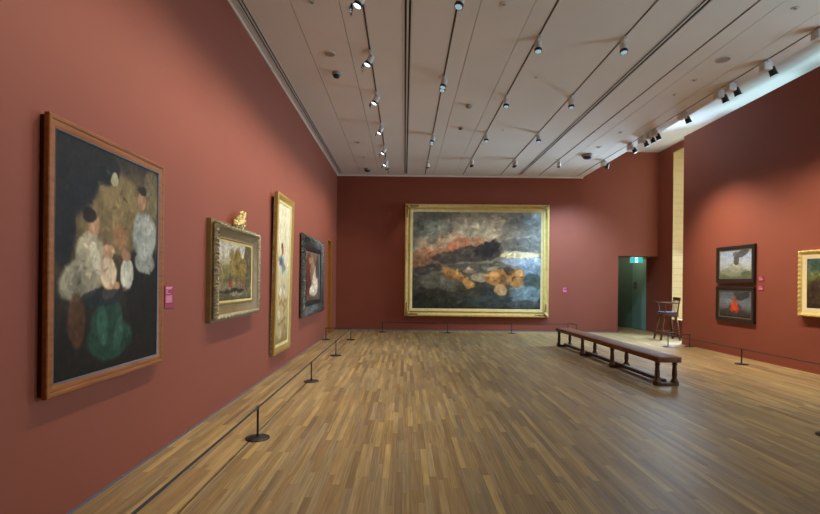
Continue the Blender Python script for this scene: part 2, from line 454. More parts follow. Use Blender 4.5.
def spotlight(x, y, target, label, kind='can', heads=1, bright=False, light=None, hood=False):
    """track spotlight; kind 'can' = white cylinder, 'block' = white square box with a black head"""
    o = thing('track_spotlight', label, 'spotlight', (x, y, ZC), group='ceiling track spotlights')
    MB().bbox(-0.02, 0.02, -0.07, 0.07, -0.035, -0.002, 0.005).build('adapter', M_white, o)
    tgt = Vector(target) - Vector((x, y, ZC))
    if kind == 'block':
        c = Vector((0.035, 0, -0.11))
        MB().bbox(-0.06, 0.06, -0.06, 0.06, -0.15, -0.034, 0.008).build('driver_box', M_white, o)
        c = Vector((0.10, 0, -0.15))
        d = (tgt - c).normalized()
        M3 = d.to_track_quat('Z', 'Y').to_matrix()
        MB().lathe([(0.034,-0.06),(0.045,-0.05),(0.048,0.03),(0.052,0.07),(0.046,0.072)], c, 20, M3).build('lamp_head', M_black, o)
        MB().lathe([(0.044,0.0725),(0.04,0.075)], c, 20, M3).build('lens', M_lens, o)
        MB().tube([(0.05,0,-0.12),(0.09,0,-0.14)], 0.012, 8).build('arm', M_white, o)
        tip = c + d * 0.10
    else:
        MB().tube([(0,0,-0.034),(0,0,-0.075)], 0.011, 8).build('stem', M_white, o)
        tip = None
        for k in range(heads):
            c = Vector((0.0, 0.0 if heads == 1 else (-0.065 + 0.13 * k), -0.125))
            if heads == 2:
                MB().tube([(0,0,-0.075), c + Vector((0,0,0.05))], 0.010, 8).build('arm', M_white, o)
            d = (tgt - c).normalized()
            M3 = d.to_track_quat('Z', 'Y').to_matrix()
            MB().lathe([(0.026,-0.070),(0.043,-0.062),(0.047,-0.05),(0.048,0.045)], c, 22, M3).build('lamp_housing', M_white, o)
            MB().lathe([(0.050,0.045),(0.052,0.049),(0.052,0.078),(0.045,0.080)], c, 22, M3).build('bezel', M_black, o)
            MB().lathe([(0.043,0.0805),(0.038,0.084),(0.02,0.086)], c, 22, M3).build('lens', M_lensbright if bright else M_lens, o)
            if tip is None: tip = c + d * 0.115
    if hood:      # a flat barn door that trims the top of the beam in a straight line
        q = tip + Vector((-0.066, 0, -0.066*math.tan(math.radians(31)))); t2 = tip + Vector((-0.042, 0, 0.035))
        hb = MB(); wv = 0.088
        hb.add([(q.x,-wv,q.z),(q.x,wv,q.z),(t2.x,wv*0.7,t2.z),(t2.x,-wv*0.7,t2.z),(q.x+0.004,-wv,q.z+0.001),(q.x+0.004,wv,q.z+0.001),(t2.x+0.004,wv*0.7,t2.z),(t2.x+0.004,-wv*0.7,t2.z)],
               [(0,1,2,3),(7,6,5,4),(0,4,5,1),(2,6,7,3),(1,5,6,2),(0,3,7,4)])
        hb.build('barn_door', M_barn, o)
    if light:
        w, an, bl, colr = light
        spot_light('spot_beam', Vector((x, y, ZC)) + tip, tgt - tip, w, an, bl, colr)

WARM = (1.0, 0.90, 0.75); NEUT = (1.0, 0.96, 0.89); COOL = (0.46, 0.72, 1.0)
PW = 260.0
ordn = ['nearest the viewer', 'second from the viewer', 'third from the viewer', 'fourth from the viewer', 'fifth from the viewer', 'sixth from the viewer', 'seventh from the viewer', 'eighth from the viewer', 'ninth from the viewer', 'tenth from the viewer', 'eleventh from the viewer']
def trow(i): return tn[i] + ' track'
for k, y in enumerate([2.2, 3.75]):                       # this row carries on past the viewer
    spotlight(T[0], y, (XL, y, 1.55), 'white spotlight on the far left track, outside the view', bright=True, hood=True, light=(PW*(0.36 if k == 0 else 0.66), 112, 0.8, WARM))
for k, y in enumerate([5.3, 6.74, 8.2, 9.83, 11.4, 12.55]):
    spotlight(T[0], y, (XL, y, 1.55), 'bright white spotlight on the %s, %s' % (trow(0), ordn[k]), bright=True, hood=True, light=(PW*(0.76 if y < 11 else 0.45), 112, 0.8, WARM))
spotlight(T[0], 12.95, (0.3, YB, 2.2), 'white spotlight at the very end of the far left track', light=(PW*0.15, 40, 0.6, WARM))
for k, (y, tg, hd, w) in enumerate([(5.3,(-0.6,4.6,0),1,0.5),(7.56,(-0.6,6.6,0),2,0.5),(10.5,(-0.4,9.9,0),2,0.5),(12.75,(1.3,YB,1.9),1,1.0)]):
    spotlight(T[1], y, tg, 'white %s spotlight on the %s, %s' % ('twin-headed' if hd == 2 else 'single', trow(1), ordn[k]), heads=hd, light=(PW*w*0.8, 50, 0.8, NEUT))
for k, (y, tg, w) in enumerate([(6.3,(1.6,5.4,0),0.3),(8.28,(1.6,7.4,0),0.3),(10.3,(1.7,9.4,0),0.3),(12.5,(2.2,YB,1.9),1.0)]):
    spotlight(T[2], y, tg, 'white black-rimmed spotlight on the %s, %s' % (trow(2), ordn[k]), heads=2 if k == 3 else 1, light=(PW*w*0.8, 50, 0.8, NEUT))
for k, (y, tg, w) in enumerate([(6.3,(3.0,5.4,0),0.3),(8.28,(3.0,7.6,0),0.3),(10.3,(3.0,9.6,0),0.3),(12.5,(3.2,YB,1.9),1.0)]):
    spotlight(T[3], y, tg, 'white black-rimmed spotlight on the %s, %s' % (trow(3), ordn[k]), heads=2 if k == 3 else 1, light=(PW*w*0.8, 50, 0.8, NEUT))
spotlight(T[4], 12.5, (4.9, YB, 1.7), 'single white spotlight on the fifth track from the left, by the far wall', light=(PW*2.4, 74, 1.0, COOL))
ys6 = [6.0, 6.89, 7.63, 7.92, 8.95, 10.0, 10.22, 10.5, 11.03, 12.5]
for k, y in enumerate(ys6):
    tg = (XP, y-0.1, 0.35) if k < 8 else (XP, y-1.2, 0.35)
    if k == 9: tg = (5.2, YB, 1.3)
    w = 0.72 if k not in (9,) else 1.9
    spotlight(T[5], y, tg, 'white square black-headed spotlight on the far right track, %s' % ordn[k], kind='block', light=(PW*w, 90, 1.0, WARM if k != 9 else COOL))
for k, y in enumerate([0.0, 2.5, 5.0]):
    spotlight(T[3], y-2.6, (3.0, y-2.6, 0), 'white spotlight on the fourth track, outside the view', light=(PW*0.12, 70, 0.8, NEUT))

def area(name, loc, direction, sx, sy, watts, col, spread=180):
    L = bpy.data.lights.new(name, 'AREA'); L.shape = 'RECTANGLE'; L.size = sx; L.size_y = sy; L.energy = watts; L.color = col; L.spread = math.radians(spread)
    o = bpy.data.objects.new(name, L); C.objects.link(o); o.location = loc
    o.rotation_euler = Vector(direction).to_track_quat('-Z', 'Y').to_euler()
    return o
DAY = (0.62, 0.87, 1.0)
for i, (a, bb) in enumerate(wins):      # daylight outside each window
    WT = 4.3 if i in (3,4) else WZ1
    area('window_daylight', (XS+0.75, (a+bb)/2, (WZ0+WT)/2), [(-1,0,0),(-1,0,0),(-1,0,0),(-1,0,0.7),(-1,0,0.7),(-1,-0.75,-0.5)][i], bb-a, WT-WZ0, [30,110,260,190,190,900][i], (0.46,0.86,0.96) if i in (3,4) else (0.55,0.78,1.0) if i == 5 else DAY, 135 if i == 5 else 180)
area('passage_added_fill', (7.25, YB+TB+0.02, ZD+0.3), (0,1,-0.6), 0.9, 0.2, 15, (1.0,0.95,0.8))  # unseen fill light added behind the lintel to brighten the green passage

w = bpy.data.worlds.new('world'); bpy.context.scene.world = w; w.use_nodes = True
w.node_tree.nodes['Background'].inputs[0].default_value = (0.75, 0.87, 1.0, 1)
w.node_tree.nodes['Background'].inputs[1].default_value = 2.0

# ------------------------------------------------------------------ pictures
def vnoise(u, v, seed, n):
    r = np.random.RandomState(seed); g = r.rand(n + 2, n + 2)
    x = np.clip(u, 0, 1) * n; y = np.clip(v, 0, 1) * n
    i = np.minimum(x.astype(int), n); j = np.minimum(y.astype(int), n)
    fx = x - i; fy = y - j
    fx = fx * fx * (3 - 2 * fx); fy = fy * fy * (3 - 2 * fy)
    return (g[j, i] * (1-fx) + g[j, i+1] * fx) * (1-fy) + (g[j+1, i] * (1-fx) + g[j+1, i+1] * fx) * fy

def fbm(u, v, seed, n, octs=4):
    s = 0; a = 1; t = 0
    for k in range(octs):
        s = s + a * vnoise(u, v, seed + k * 7, n * 2 ** k); t += a; a *= 0.55
    return s / t - 0.5

def canvas(w, h, y, z0, grad, blobs, seed, parent, warp=0.05, dab=1.0, grain=0.16, nx=110, nz=110, name='canvas', rough=0.45, gain=1.0, stroke=0.34):
    """painted canvas: colour masses laid in as soft brushy patches (sRGB 0-255)"""
    U, V = np.meshgrid(np.linspace(0,1,nx+1), np.linspace(0,1,nz+1))
    du = (fbm(U, V, seed, 5) + 0.45 * fbm(U, V, seed + 3, 20, 3)) * warp * 2; dv = (fbm(U, V, seed + 50, 5) + 0.45 * fbm(U, V, seed + 53, 20, 3)) * warp * 2
    u = U + du; v = V + dv
    img = np.zeros(U.shape + (3,))
    ks = sorted(grad)
    pos = [k[0] for k in ks]
    for c in range(3):
        img[..., c] = np.interp(v, pos, [k[1][c] for k in ks])
    for (bu, bv, su, sv, rot, col, al) in blobs:
        ca, sa = math.cos(math.radians(rot)), math.sin(math.radians(rot))
        asp = h / w
        x = (u - bu); yy = (v - bv) * asp
        xr = (x * ca + yy * sa) / su; yr = (-x * sa + yy * ca) / (sv * asp)
        d = np.sqrt(xr**2 + yr**2)
        a = np.clip((1.12 - d) / 0.24, 0, 1); a = al * a * a * (3 - 2 * a)
        for c in range(3):
            img[..., c] = img[..., c] * (1 - a) + col[c] * a
    rs = np.random.RandomState(seed + 5)
    hp, wp = img.shape[:2]; un = U * w; vn = V * h
    for k in range(900):        # short brush strokes of slightly different tone
        pu, pv = rs.rand() * w, rs.rand() * h; ln_ = dab * (0.012 + 0.05 * rs.rand()) * math.sqrt(w * h); th = ln_ * (0.16 + 0.3 * rs.rand()); an = rs.rand() * PI
        i0 = max(0, int((pu - ln_) / w * wp)); i1 = min(wp, int((pu + ln_) / w * wp) + 2); j0 = max(0, int((pv - ln_) / h * hp)); j1 = min(hp, int((pv + ln_) / h * hp) + 2)
        xx = un[j0:j1, i0:i1] - pu; yy = vn[j0:j1, i0:i1] - pv
        d = np.sqrt(((xx * math.cos(an) + yy * math.sin(an)) / ln_) ** 2 + ((-xx * math.sin(an) + yy * math.cos(an)) / th) ** 2)
        a = (np.clip((1 - d) / 0.35, 0, 1) * (0.25 + 0.5 * rs.rand()))[..., None]
        cc = img[min(hp-1, int(pv / h * hp)), min(wp-1, int(pu / w * wp))] * (1 + stroke * (rs.rand() * 2 - 0.9)) + (rs.rand(3) - 0.5) * 14
        img[j0:j1, i0:i1] = img[j0:j1, i0:i1] * (1 - a) + cc * a
    gn = 1 + grain * 2 * (fbm(U, V, seed + 99, 10, 3) + fbm(U, V, seed + 77, 34, 2))
    img = np.clip(img * gn[..., None] * gain, 0, 255) / 255.0
    ln = np.where(img <= 0.04045, img / 12.92, ((img + 0.055) / 1.055) ** 2.4)
    vs = [(-w/2 + w * U[j, i], y, z0 + h * V[j, i]) for j in range(nz+1) for i in range(nx+1)]
    fs = [(j*(nx+1)+i, j*(nx+1)+i+1, (j+1)*(nx+1)+i+1, (j+1)*(nx+1)+i) for j in range(nz) for i in range(nx)]
    me = bpy.data.meshes.new(name); me.from_pydata(vs, [], fs)
    at = me.color_attributes.new('paint', 'FLOAT_COLOR', 'POINT')
    arr = np.ones((len(vs), 4), dtype=np.float32); arr[:, :3] = ln.reshape(-1, 3)
    at.data.foreach_set('color', arr.ravel())
    mt, nt, b = new_mat('painted_canvas')
    an = nt.nodes.new('ShaderNodeAttribute'); an.attribute_name = 'paint'
    nt.links.new(an.outputs['Color'], b.inputs['Base Color']); b.inputs['Roughness'].default_value = rough
    b.inputs['Specular IOR Level'].default_value = 0.12
    tc = nt.nodes.new('ShaderNodeTexCoord'); nn = nt.nodes.new('ShaderNodeTexNoise'); nn.inputs['Scale'].default_value = 50
    bp = nt.nodes.new('ShaderNodeBump'); bp.inputs['Strength'].default_value = 0.06; bp.inputs['Distance'].default_value = 0.004
    nt.links.new(tc.outputs['Object'], nn.inputs[0]); nt.links.new(nn.outputs['Fac'], bp.inputs['Height']); nt.links.new(bp.outputs[0], b.inputs['Normal'])
    me.materials.append(mt)
    o = bpy.data.objects.new(name, me); C.objects.link(o); o.parent = parent
    return o

def frame(name, w, h, prof, mt, parent, n=1, carve=None, smooth=False):
    """mitred picture moulding; prof = (inset from the outer edge, depth from the wall), local front is -Y, base z = 0"""
    m = MB()
    P = len(prof)
    sides = [((-w/2,0),(w/2,0),(0,1)), ((w/2,0),(w/2,h),(-1,0)), ((w/2,h),(-w/2,h),(0,-1)), ((-w/2,h),(-w/2,0),(1,0))]
    for si, (a, b_, nrm) in enumerate(sides):
        Ls = math.hypot(b_[0]-a[0], b_[1]-a[1]); dx, dz = (b_[0]-a[0])/Ls, (b_[1]-a[1])/Ls
        vs = []
        for k in range(n + 1):
            for j, (ins, dep) in enumerate(prof):
                s = ins + (Ls - 2*ins) * k / n
                e = carve(s, Ls, j, ins) if (carve and 0 < k < n) else (0, 0)
                ii = ins + e[1]
                vs.append((a[0] + dx*s + nrm[0]*ii, -(dep + e[0]), a[1] + dz*s + nrm[1]*ii))
        fs = []
        for k in range(n):
            for j in range(P):
                j2 = (j + 1) % P
                fs.append((k*P+j, k*P+j2, (k+1)*P+j2, (k+1)*P+j))
        m.add(vs, fs, smooth)
    return m.build(name, mt, parent)

def picture(name, label, wall, y0, y1, z0, z1, group=None, tilt=0.0, off=0.0):
    """empty at the bottom middle of the frame, on its wall"""
    c = (y0 + y1) / 2
    loc, rz = {'L': ((XL+off, c, z0), PI/2), 'B': ((c, YB-off, z0), 0), 'R': ((XP-off, c, z0), -PI/2)}[wall]
    return thing(name, label, 'painting', loc, (tilt, 0, rz), group), abs(y1 - y0), z1 - z0

# 1 group portrait in a plain orange-brown frame (left wall, nearest)
r, w_, h_ = picture('framed_painting', 'tall dark painting in a plain orange-brown wooden frame, nearest on the left wall', 'L', 2.709, 4.016, 0.795, 2.46)
MB().box(-w_/2+0.012, w_/2-0.012, -0.034, 0, 0.012, h_-0.012).build('backing_box', M_backbox, r)
frame('frame', w_, h_, [(0,0.034),(0,0.060),(0.005,0.065),(0.020,0.065),(0.030,0.058),(0.045,0.060),(0.068,0.048),(0.068,0.036)], M_orange, r)
frame('inner_slip', w_-0.136, h_-0.136, [(0,0.040),(0,0.050),(0.007,0.047),(0.009,0.040)], M_slip, r).location = (0,0,0.068)
canvas(w_-0.150, h_-0.150, -0.0405, 0.075,
    [(0.0,(30,26,20)),(0.15,(34,29,22)),(0.4,(54,44,30)),(0.65,(94,78,50)),(0.85,(90,76,52)),(1.0,(52,47,40))],
    [(0.50,0.72,0.34,0.20,0,(140,118,78),0.6), (0.12,0.90,0.24,0.22,0,(38,36,34),1.0), (0.36,0.95,0.20,0.09,-20,(38,36,34),1.0), (0.06,0.66,0.10,0.20,0,(36,33,30),1.0),
     (0.50,0.88,0.04,0.03,0,(176,166,134),0.8), (0.84,0.32,0.20,0.34,0,(32,28,22),1.0), (0.92,0.86,0.10,0.14,0,(112,100,72),0.7),
     (0.84,0.64,0.15,0.13,0,(150,152,142),1.0), (0.84,0.70,0.09,0.05,0,(176,176,164),0.7), (0.84,0.50,0.13,0.06,0,(150,152,142),0.9), (0.81,0.83,0.05,0.045,0,(172,130,98),0.9), (0.81,0.88,0.05,0.02,0,(34,28,24),0.9),
     (0.22,0.42,0.20,0.09,16,(146,136,112),1.0), (0.28,0.53,0.12,0.09,30,(168,156,128),1.0), (0.33,0.50,0.04,0.08,25,(196,186,160),0.7), (0.14,0.42,0.07,0.05,40,(116,108,90),0.7), (0.30,0.655,0.055,0.05,0,(178,134,100),0.9), (0.27,0.69,0.06,0.035,0,(36,28,24),0.9),
     (0.44,0.44,0.08,0.08,0,(206,180,148),1.0), (0.44,0.54,0.055,0.035,0,(196,150,116),0.9), (0.47,0.36,0.09,0.035,20,(200,156,120),0.8),
     (0.63,0.43,0.07,0.08,0,(190,184,164),1.0), (0.62,0.53,0.05,0.035,0,(170,124,92),0.9), (0.55,0.62,0.07,0.06,0,(150,104,74),0.7),
     (0.45,0.22,0.15,0.10,0,(40,64,50),1.0), (0.48,0.13,0.22,0.09,0,(38,64,50),0.95), (0.40,0.20,0.05,0.09,10,(62,98,80),0.6), (0.56,0.15,0.04,0.08,-12,(60,92,76),0.6), (0.18,0.24,0.07,0.12,0,(92,60,34),0.8), (0.40,0.33,0.20,0.04,0,(40,42,42),0.8)],
    11, r, warp=0.02, dab=0.5, grain=0.16, nx=150, nz=200, gain=1.0)

# 2 small landscape in a deep aged gilt frame with a crest
r, w_, h_ = picture('framed_painting', 'small river landscape painting in a deep aged gilt frame with a gold crest on top', 'L', 5.045, 6.534, 1.065, 2.132)
def carve2(s, Ls, j, ins):
    amp = [0,0.0,0.006,0.012,0.008,0.004,0,0,0,0][min(j, 9)]
    return (amp * (math.sin(s*190 + j*2.2) * 0.6 + math.sin(s*133 - j*1.9) * 0.6), 0.001 * math.sin(s * 190 + j) if j in (2,3,4) else 0)
MB().box(-w_/2-0.03, w_/2+0.0, -0.05, -0.0003, 0.0-0.03, h_+0.03).build('backing_box', M_oldgold2, r)
frame('carved_border', w_, h_, [(0.02,0.050),(0.0,0.075),(0.004,0.096),(0.012,0.112),(0.024,0.118),(0.036,0.114),(0.044,0.106),(0.050,0.098),(0.050,0.06)], M_oldgold, r, 420, carve2, True)
frame('cove', w_-0.1, h_-0.1, [(0,0.052),(0.0,0.098),(0.02,0.082),(0.06,0.064),(0.095,0.056),(0.10,0.062),(0.115,0.062),(0.12,0.052)], M_oldgold2, r).location = (0,0,0.05)
frame('inner_slip', w_-0.34, h_-0.34, [(0,0.051),(0,0.058),(0.024,0.053),(0.026,0.051)], M_gold, r).location = (0,0,0.17)
canvas(w_-0.39, h_-0.39, -0.0515, 0.195,
    [(0,(74,66,48)),(0.16,(118,108,82)),(0.27,(128,116,84)),(0.34,(92,80,50)),(0.55,(132,116,76)),(0.75,(186,176,150)),(1,(176,170,158))],
    [(0.36,0.60,0.10,0.30,0,(122,102,54),0.9), (0.55,0.66,0.12,0.28,5,(112,92,44),0.95), (0.88,0.62,0.16,0.46,0,(88,78,56),1.0), (0.72,0.52,0.10,0.20,0,(126,104,58),0.9), (0.10,0.45,0.07,0.14,0,(120,112,72),0.8),
     (0.38,0.16,0.40,0.035,0,(44,38,30),0.9), (0.33,0.27,0.05,0.07,0,(150,62,48),0.8), (0.70,0.28,0.035,0.08,0,(140,60,46),0.7), (0.34,0.40,0.05,0.08,0,(64,60,50),0.7), (0.75,0.06,0.3,0.05,0,(96,92,66),0.8), (0.5,0.10,0.2,0.03,0,(170,160,130),0.6)],
    23, r, warp=0.05, grain=0.2)
m = MB()
zt = h_ + 0.0
random.seed(9)
crest = [(-0.13,0.04,0.05),(-0.09,0.08,0.05),(-0.05,0.11,0.05),(0.0,0.06,0.07),(0.02,0.13,0.055),(0.05,0.18,0.045),(0.085,0.20,0.035),(0.09,0.13,0.05),(0.12,0.07,0.05),(0.13,0.15,0.035),(-0.04,0.04,0.05),(0.07,0.03,0.06),(-0.16,0.07,0.03),(0.02,0.19,0.03)]
for (px_, pz, rr) in crest:
    for q in range(5):
        aa = q * 2 * PI / 5 + rr * 90
        m.sphere((px_ + 0.55*rr*math.cos(aa), -0.075 - 0.3*rr*abs(math.sin(aa*1.7)), zt + pz + 0.55*rr*math.sin(aa)), (rr*0.42, rr*0.5, rr*0.38), 8, 6)
m.box(-0.15, 0.14, -0.085, -0.055, zt-0.01, zt+0.04)
m.tube([(-0.16, -0.11, zt+0.03), (-0.06, -0.125, zt+0.06), (0.03, -0.12, zt+0.10), (0.10, -0.11, zt+0.11), (0.15, -0.10, zt+0.05)], [0.012,0.02,0.022,0.018,0.01], 8)
m.tube([(0.02, -0.11, zt+0.10), (0.05, -0.12, zt+0.16), (0.11, -0.11, zt+0.21), (0.14, -0.10, zt+0.17), (0.12, -0.10, zt+0.14)], [0.018,0.018,0.014,0.012,0.008], 8)
m.build('crest', mat('crest_gilt', rgb(206,188,124), 0.55, 0.15, noise=0.3, nscale=30), r)['label'] = 'gold carved crest'

# 3 tall narrow picture in a flat gold frame, leaning out a little at the top
r, w_, h_ = picture('framed_painting', 'very tall narrow pale painting in a plain gold frame on the left wall', 'L', 7.40, 8.47, 0.304, 2.91, tilt=0.019, off=0.004)
MB().box(-w_/2+0.01, w_/2-0.01, -0.035, 0, 0.01, h_-0.01).build('backing_box', M_oldgold, r)
frame('frame', w_, h_, [(0,0.034),(0,0.066),(0.012,0.074),(0.05,0.074),(0.062,0.066),(0.09,0.060),(0.105,0.052),(0.105,0.040)], M_darkgold, r)
frame('inner_slip', w_-0.21, h_-0.21, [(0,0.040),(0,0.052),(0.045,0.046),(0.047,0.040)], M_goldl, r).location = (0,0,0.105)
canvas(w_-0.30, h_-0.30, -0.0405, 0.15,
    [(0,(140,116,74)),(0.1,(170,150,108)),(0.3,(186,168,124)),(0.42,(198,184,144)),(0.6,(214,204,168)),(1,(218,210,178))],
    [(0.44,0.57,0.13,0.085,75,(80,136,146),0.9), (0.30,0.57,0.08,0.08,80,(74,74,104),0.85), (0.55,0.56,0.06,0.07,80,(176,110,96),0.7), (0.42,0.66,0.09,0.035,0,(150,80,66),0.9), (0.36,0.70,0.07,0.018,0,(70,44,36),0.9), (0.46,0.53,0.10,0.03,40,(92,150,160),0.8),
     (0.3,0.38,0.12,0.025,0,(230,220,190),0.8),(0.7,0.36,0.10,0.02,0,(228,216,180),0.8),(0.5,0.30,0.30,0.018,0,(140,104,52),0.8),(0.2,0.34,0.05,0.03,0,(150,90,66),0.6),(0.62,0.40,0.06,0.02,0,(120,120,110),0.6),(0.85,0.30,0.06,0.03,0,(110,90,60),0.6),(0.25,0.22,0.12,0.03,0,(222,206,168),0.7),(0.72,0.24,0.14,0.03,0,(150,110,60),0.7),(0.5,0.16,0.34,0.012,0,(120,86,44),0.7),(0.4,0.09,0.16,0.03,0,(206,186,140),0.7),(0.75,0.10,0.1,0.03,0,(128,104,70),0.7)],
    37, r, warp=0.05, dab=0.7, stroke=0.14, grain=0.10, nx=80, nz=150)

# 4 heavily carved black frame
r, w_, h_ = picture('framed_painting', 'dark figure painting in a heavily carved black frame on the left wall', 'L', 9.44, 11.81, 0.725, 2.485)
def carve4(s, Ls, j, ins):
    amp = [0,0.004,0.014,0.022,0.028,0.026,0.022,0.018,0.012,0.004,0][min(j, 10)]
    return (amp * (math.sin(s*46 + j*1.3) * 0.45 + math.sin(s*97 - j*2.3) * 0.45 + math.sin(s*150 + j*1.1) * 0.3), (0.003 * math.sin(s*44) if j in (0,1,2,3) else 0.005 * math.sin(s*70+j)))
frame('carved_border', w_-0.02, h_-0.02, [(0.03,0.0),(0.0,0.035),(0.012,0.070),(0.04,0.092),(0.07,0.100),(0.10,0.098),(0.13,0.090),(0.17,0.080),(0.20,0.070),(0.235,0.058),(0.235,0.002)], M_carv, r, 460, carve4, True).location = (0,0,0.01)
frame('inner_frame', w_-0.48, h_-0.48, [(0,0.0),(0,0.064),(0.02,0.066),(0.045,0.050),(0.07,0.044),(0.085,0.046),(0.10,0.034),(0.10,0.002)], M_blackframe, r).location = (0,0,0.24)
canvas(w_-0.68, h_-0.68, -0.03, 0.34,
    [(0,(96,78,60)),(0.3,(112,84,64)),(0.6,(100,72,56)),(1,(112,96,78))],
    [(0.28,0.55,0.18,0.42,0,(96,50,40),1.0),(0.5,0.62,0.14,0.30,0,(140,112,86),0.8),(0.72,0.38,0.20,0.30,0,(196,176,150),0.95),(0.60,0.20,0.28,0.12,0,(206,190,166),0.9),(0.35,0.82,0.08,0.06,0,(176,128,96),0.8),(0.86,0.7,0.12,0.25,0,(74,60,50),0.9),(0.1,0.3,0.1,0.3,0,(62,46,38),0.8)],
    41, r, warp=0.06, grain=0.2, nx=90, nz=90)

# 5 large landscape on the far wall
r, w_, h_ = picture('framed_painting', 'huge landscape painting in a wide gold frame on the far wall', 'B', 0.0, 4.44, 0.447, 3.91)
frame('frame', w_, h_, [(0,0.0),(0,0.100),(0.012,0.120),(0.035,0.122),(0.055,0.112),(0.075,0.088),(0.110,0.070),(0.140,0.072),(0.150,0.086),(0.165,0.086),(0.172,0.074)], M_gold, r)
frame('inner_frame', w_-0.344, h_-0.344, [(0,0.0),(0,0.074),(0.03,0.062),(0.062,0.050),(0.068,0.042),(0.068,0.002)], M_goldl, r).location = (0,0,0.172)
for sx in (-1, 1):
    for top in (0, 1):
        m = MB(); zc = h_ if top else 0; sz = -1 if top else 1
        for k in range(7):          # acanthus leaves spreading from the corner along both sides
            d = 0.03 + 0.05 * k; rr = 0.074 - 0.006 * k
            m.sphere((sx*(w_/2 - 0.07), -0.100, zc + sz*(0.06 + d)), (rr*0.75, 0.028, rr), 10, 6)
            m.sphere((sx*(w_/2 - 0.06 - d), -0.100, zc + sz*0.07), (rr, 0.028, rr*0.75), 10, 6)
        m.sphere((sx*(w_/2-0.085), -0.11, zc + sz*0.085), (0.07,0.035,0.07), 12, 8)
        m.tube([(sx*(w_/2-0.03), -0.125, zc+sz*0.03), (sx*(w_/2-0.10), -0.135, zc+sz*0.10), (sx*(w_/2-0.17), -0.11, zc+sz*0.17)], [0.03,0.026,0.012], 8)
        m.build('corner_ornament', M_corner, r)
canvas(w_-0.48, h_-0.48, -0.043, 0.24,
    [(0,(46,48,44)),(0.2,(58,58,50)),(0.42,(84,84,76)),(0.55,(112,110,98)),(0.75,(130,126,110)),(1,(116,116,108))],
    [(0.14,0.85,0.16,0.12,10,(92,96,88),0.8),(0.32,0.88,0.12,0.10,40,(120,114,98),0.7),(0.50,0.90,0.18,0.10,0,(140,134,114),0.7),(0.66,0.86,0.12,0.12,30,(150,142,122),0.7),(0.86,0.80,0.18,0.14,0,(98,98,94),0.8),(0.84,0.66,0.18,0.07,0,(84,84,80),0.8),
     (0.92,0.95,0.16,0.06,0,(120,130,134),0.6),(0.84,0.56,0.18,0.03,0,(186,176,138),0.8),(0.88,0.49,0.20,0.04,0,(128,140,152),0.8),(0.90,0.40,0.18,0.07,0,(98,112,122),0.8),
     (0.22,0.68,0.18,0.10,20,(140,118,92),0.7),(0.08,0.50,0.10,0.12,0,(124,84,60),0.7),(0.22,0.56,0.10,0.06,0,(132,88,62),0.6),(0.36,0.66,0.10,0.07,20,(128,84,64),0.8),(0.31,0.63,0.03,0.03,0,(156,92,62),0.7),(0.41,0.68,0.02,0.05,10,(150,96,68),0.6),(0.50,0.70,0.06,0.04,0,(150,96,66),0.6),
     (0.50,0.57,0.20,0.085,5,(58,54,50),1.0),(0.44,0.60,0.10,0.03,8,(76,70,62),0.6),(0.58,0.63,0.10,0.08,20,(42,42,44),1.0),(0.28,0.52,0.12,0.07,0,(58,54,50),0.9),
     (0.12,0.40,0.12,0.05,0,(56,56,54),0.8),(0.22,0.28,0.16,0.09,0,(96,96,84),0.7),(0.25,0.10,0.22,0.10,0,(48,50,42),0.9),(0.58,0.12,0.20,0.10,0,(52,58,56),0.9),(0.40,0.16,0.14,0.06,0,(60,58,50),0.8),(0.47,0.45,0.2,0.02,5,(66,62,54),0.7),(0.16,0.72,0.06,0.05,50,(84,88,80),0.7),(0.26,0.80,0.05,0.09,-20,(88,90,80),0.6),(0.44,0.80,0.03,0.10,-10,(104,98,82),0.5),(0.72,0.75,0.10,0.04,25,(112,108,98),0.6),(0.60,0.76,0.06,0.05,40,(160,150,126),0.6),(0.22,0.42,0.05,0.03,0,(110,84,54),0.6),(0.30,0.2,0.06,0.03,0,(112,110,92),0.5),(0.86,0.23,0.1,0.02,0,(134,146,150),0.6),
     (0.34,0.34,0.11,0.055,-20,(142,106,64),1.0),(0.36,0.36,0.05,0.03,-20,(168,128,76),0.8),(0.30,0.31,0.07,0.02,-20,(96,74,50),0.8),(0.43,0.26,0.05,0.05,-40,(176,130,76),0.9),(0.52,0.33,0.06,0.05,0,(142,132,110),0.85),(0.45,0.40,0.035,0.03,0,(150,134,108),0.7),
     (0.66,0.32,0.085,0.085,0,(148,108,64),1.0),(0.63,0.35,0.035,0.05,20,(176,134,82),0.8),(0.70,0.29,0.03,0.06,-10,(92,68,46),0.8),(0.68,0.20,0.05,0.06,0,(178,140,96),0.8),(0.80,0.34,0.07,0.09,0,(134,98,58),1.0),(0.82,0.38,0.03,0.03,0,(176,136,84),0.8),(0.79,0.30,0.02,0.05,20,(70,54,40),0.8),(0.84,0.31,0.015,0.05,-20,(72,56,42),0.8),(0.82,0.28,0.05,0.06,0,(150,110,64),0.8),(0.74,0.40,0.04,0.04,0,(64,50,38),0.8),(0.62,0.42,0.05,0.02,0,(150,140,116),0.7),
     (0.94,0.30,0.08,0.09,0,(66,76,72),0.9),(0.88,0.15,0.12,0.10,0,(98,116,120),0.9),(0.88,0.05,0.14,0.05,0,(64,66,64),0.9)],
    53, r, warp=0.034, dab=0.6, grain=0.2, nx=200, nz=150, gain=1.16)

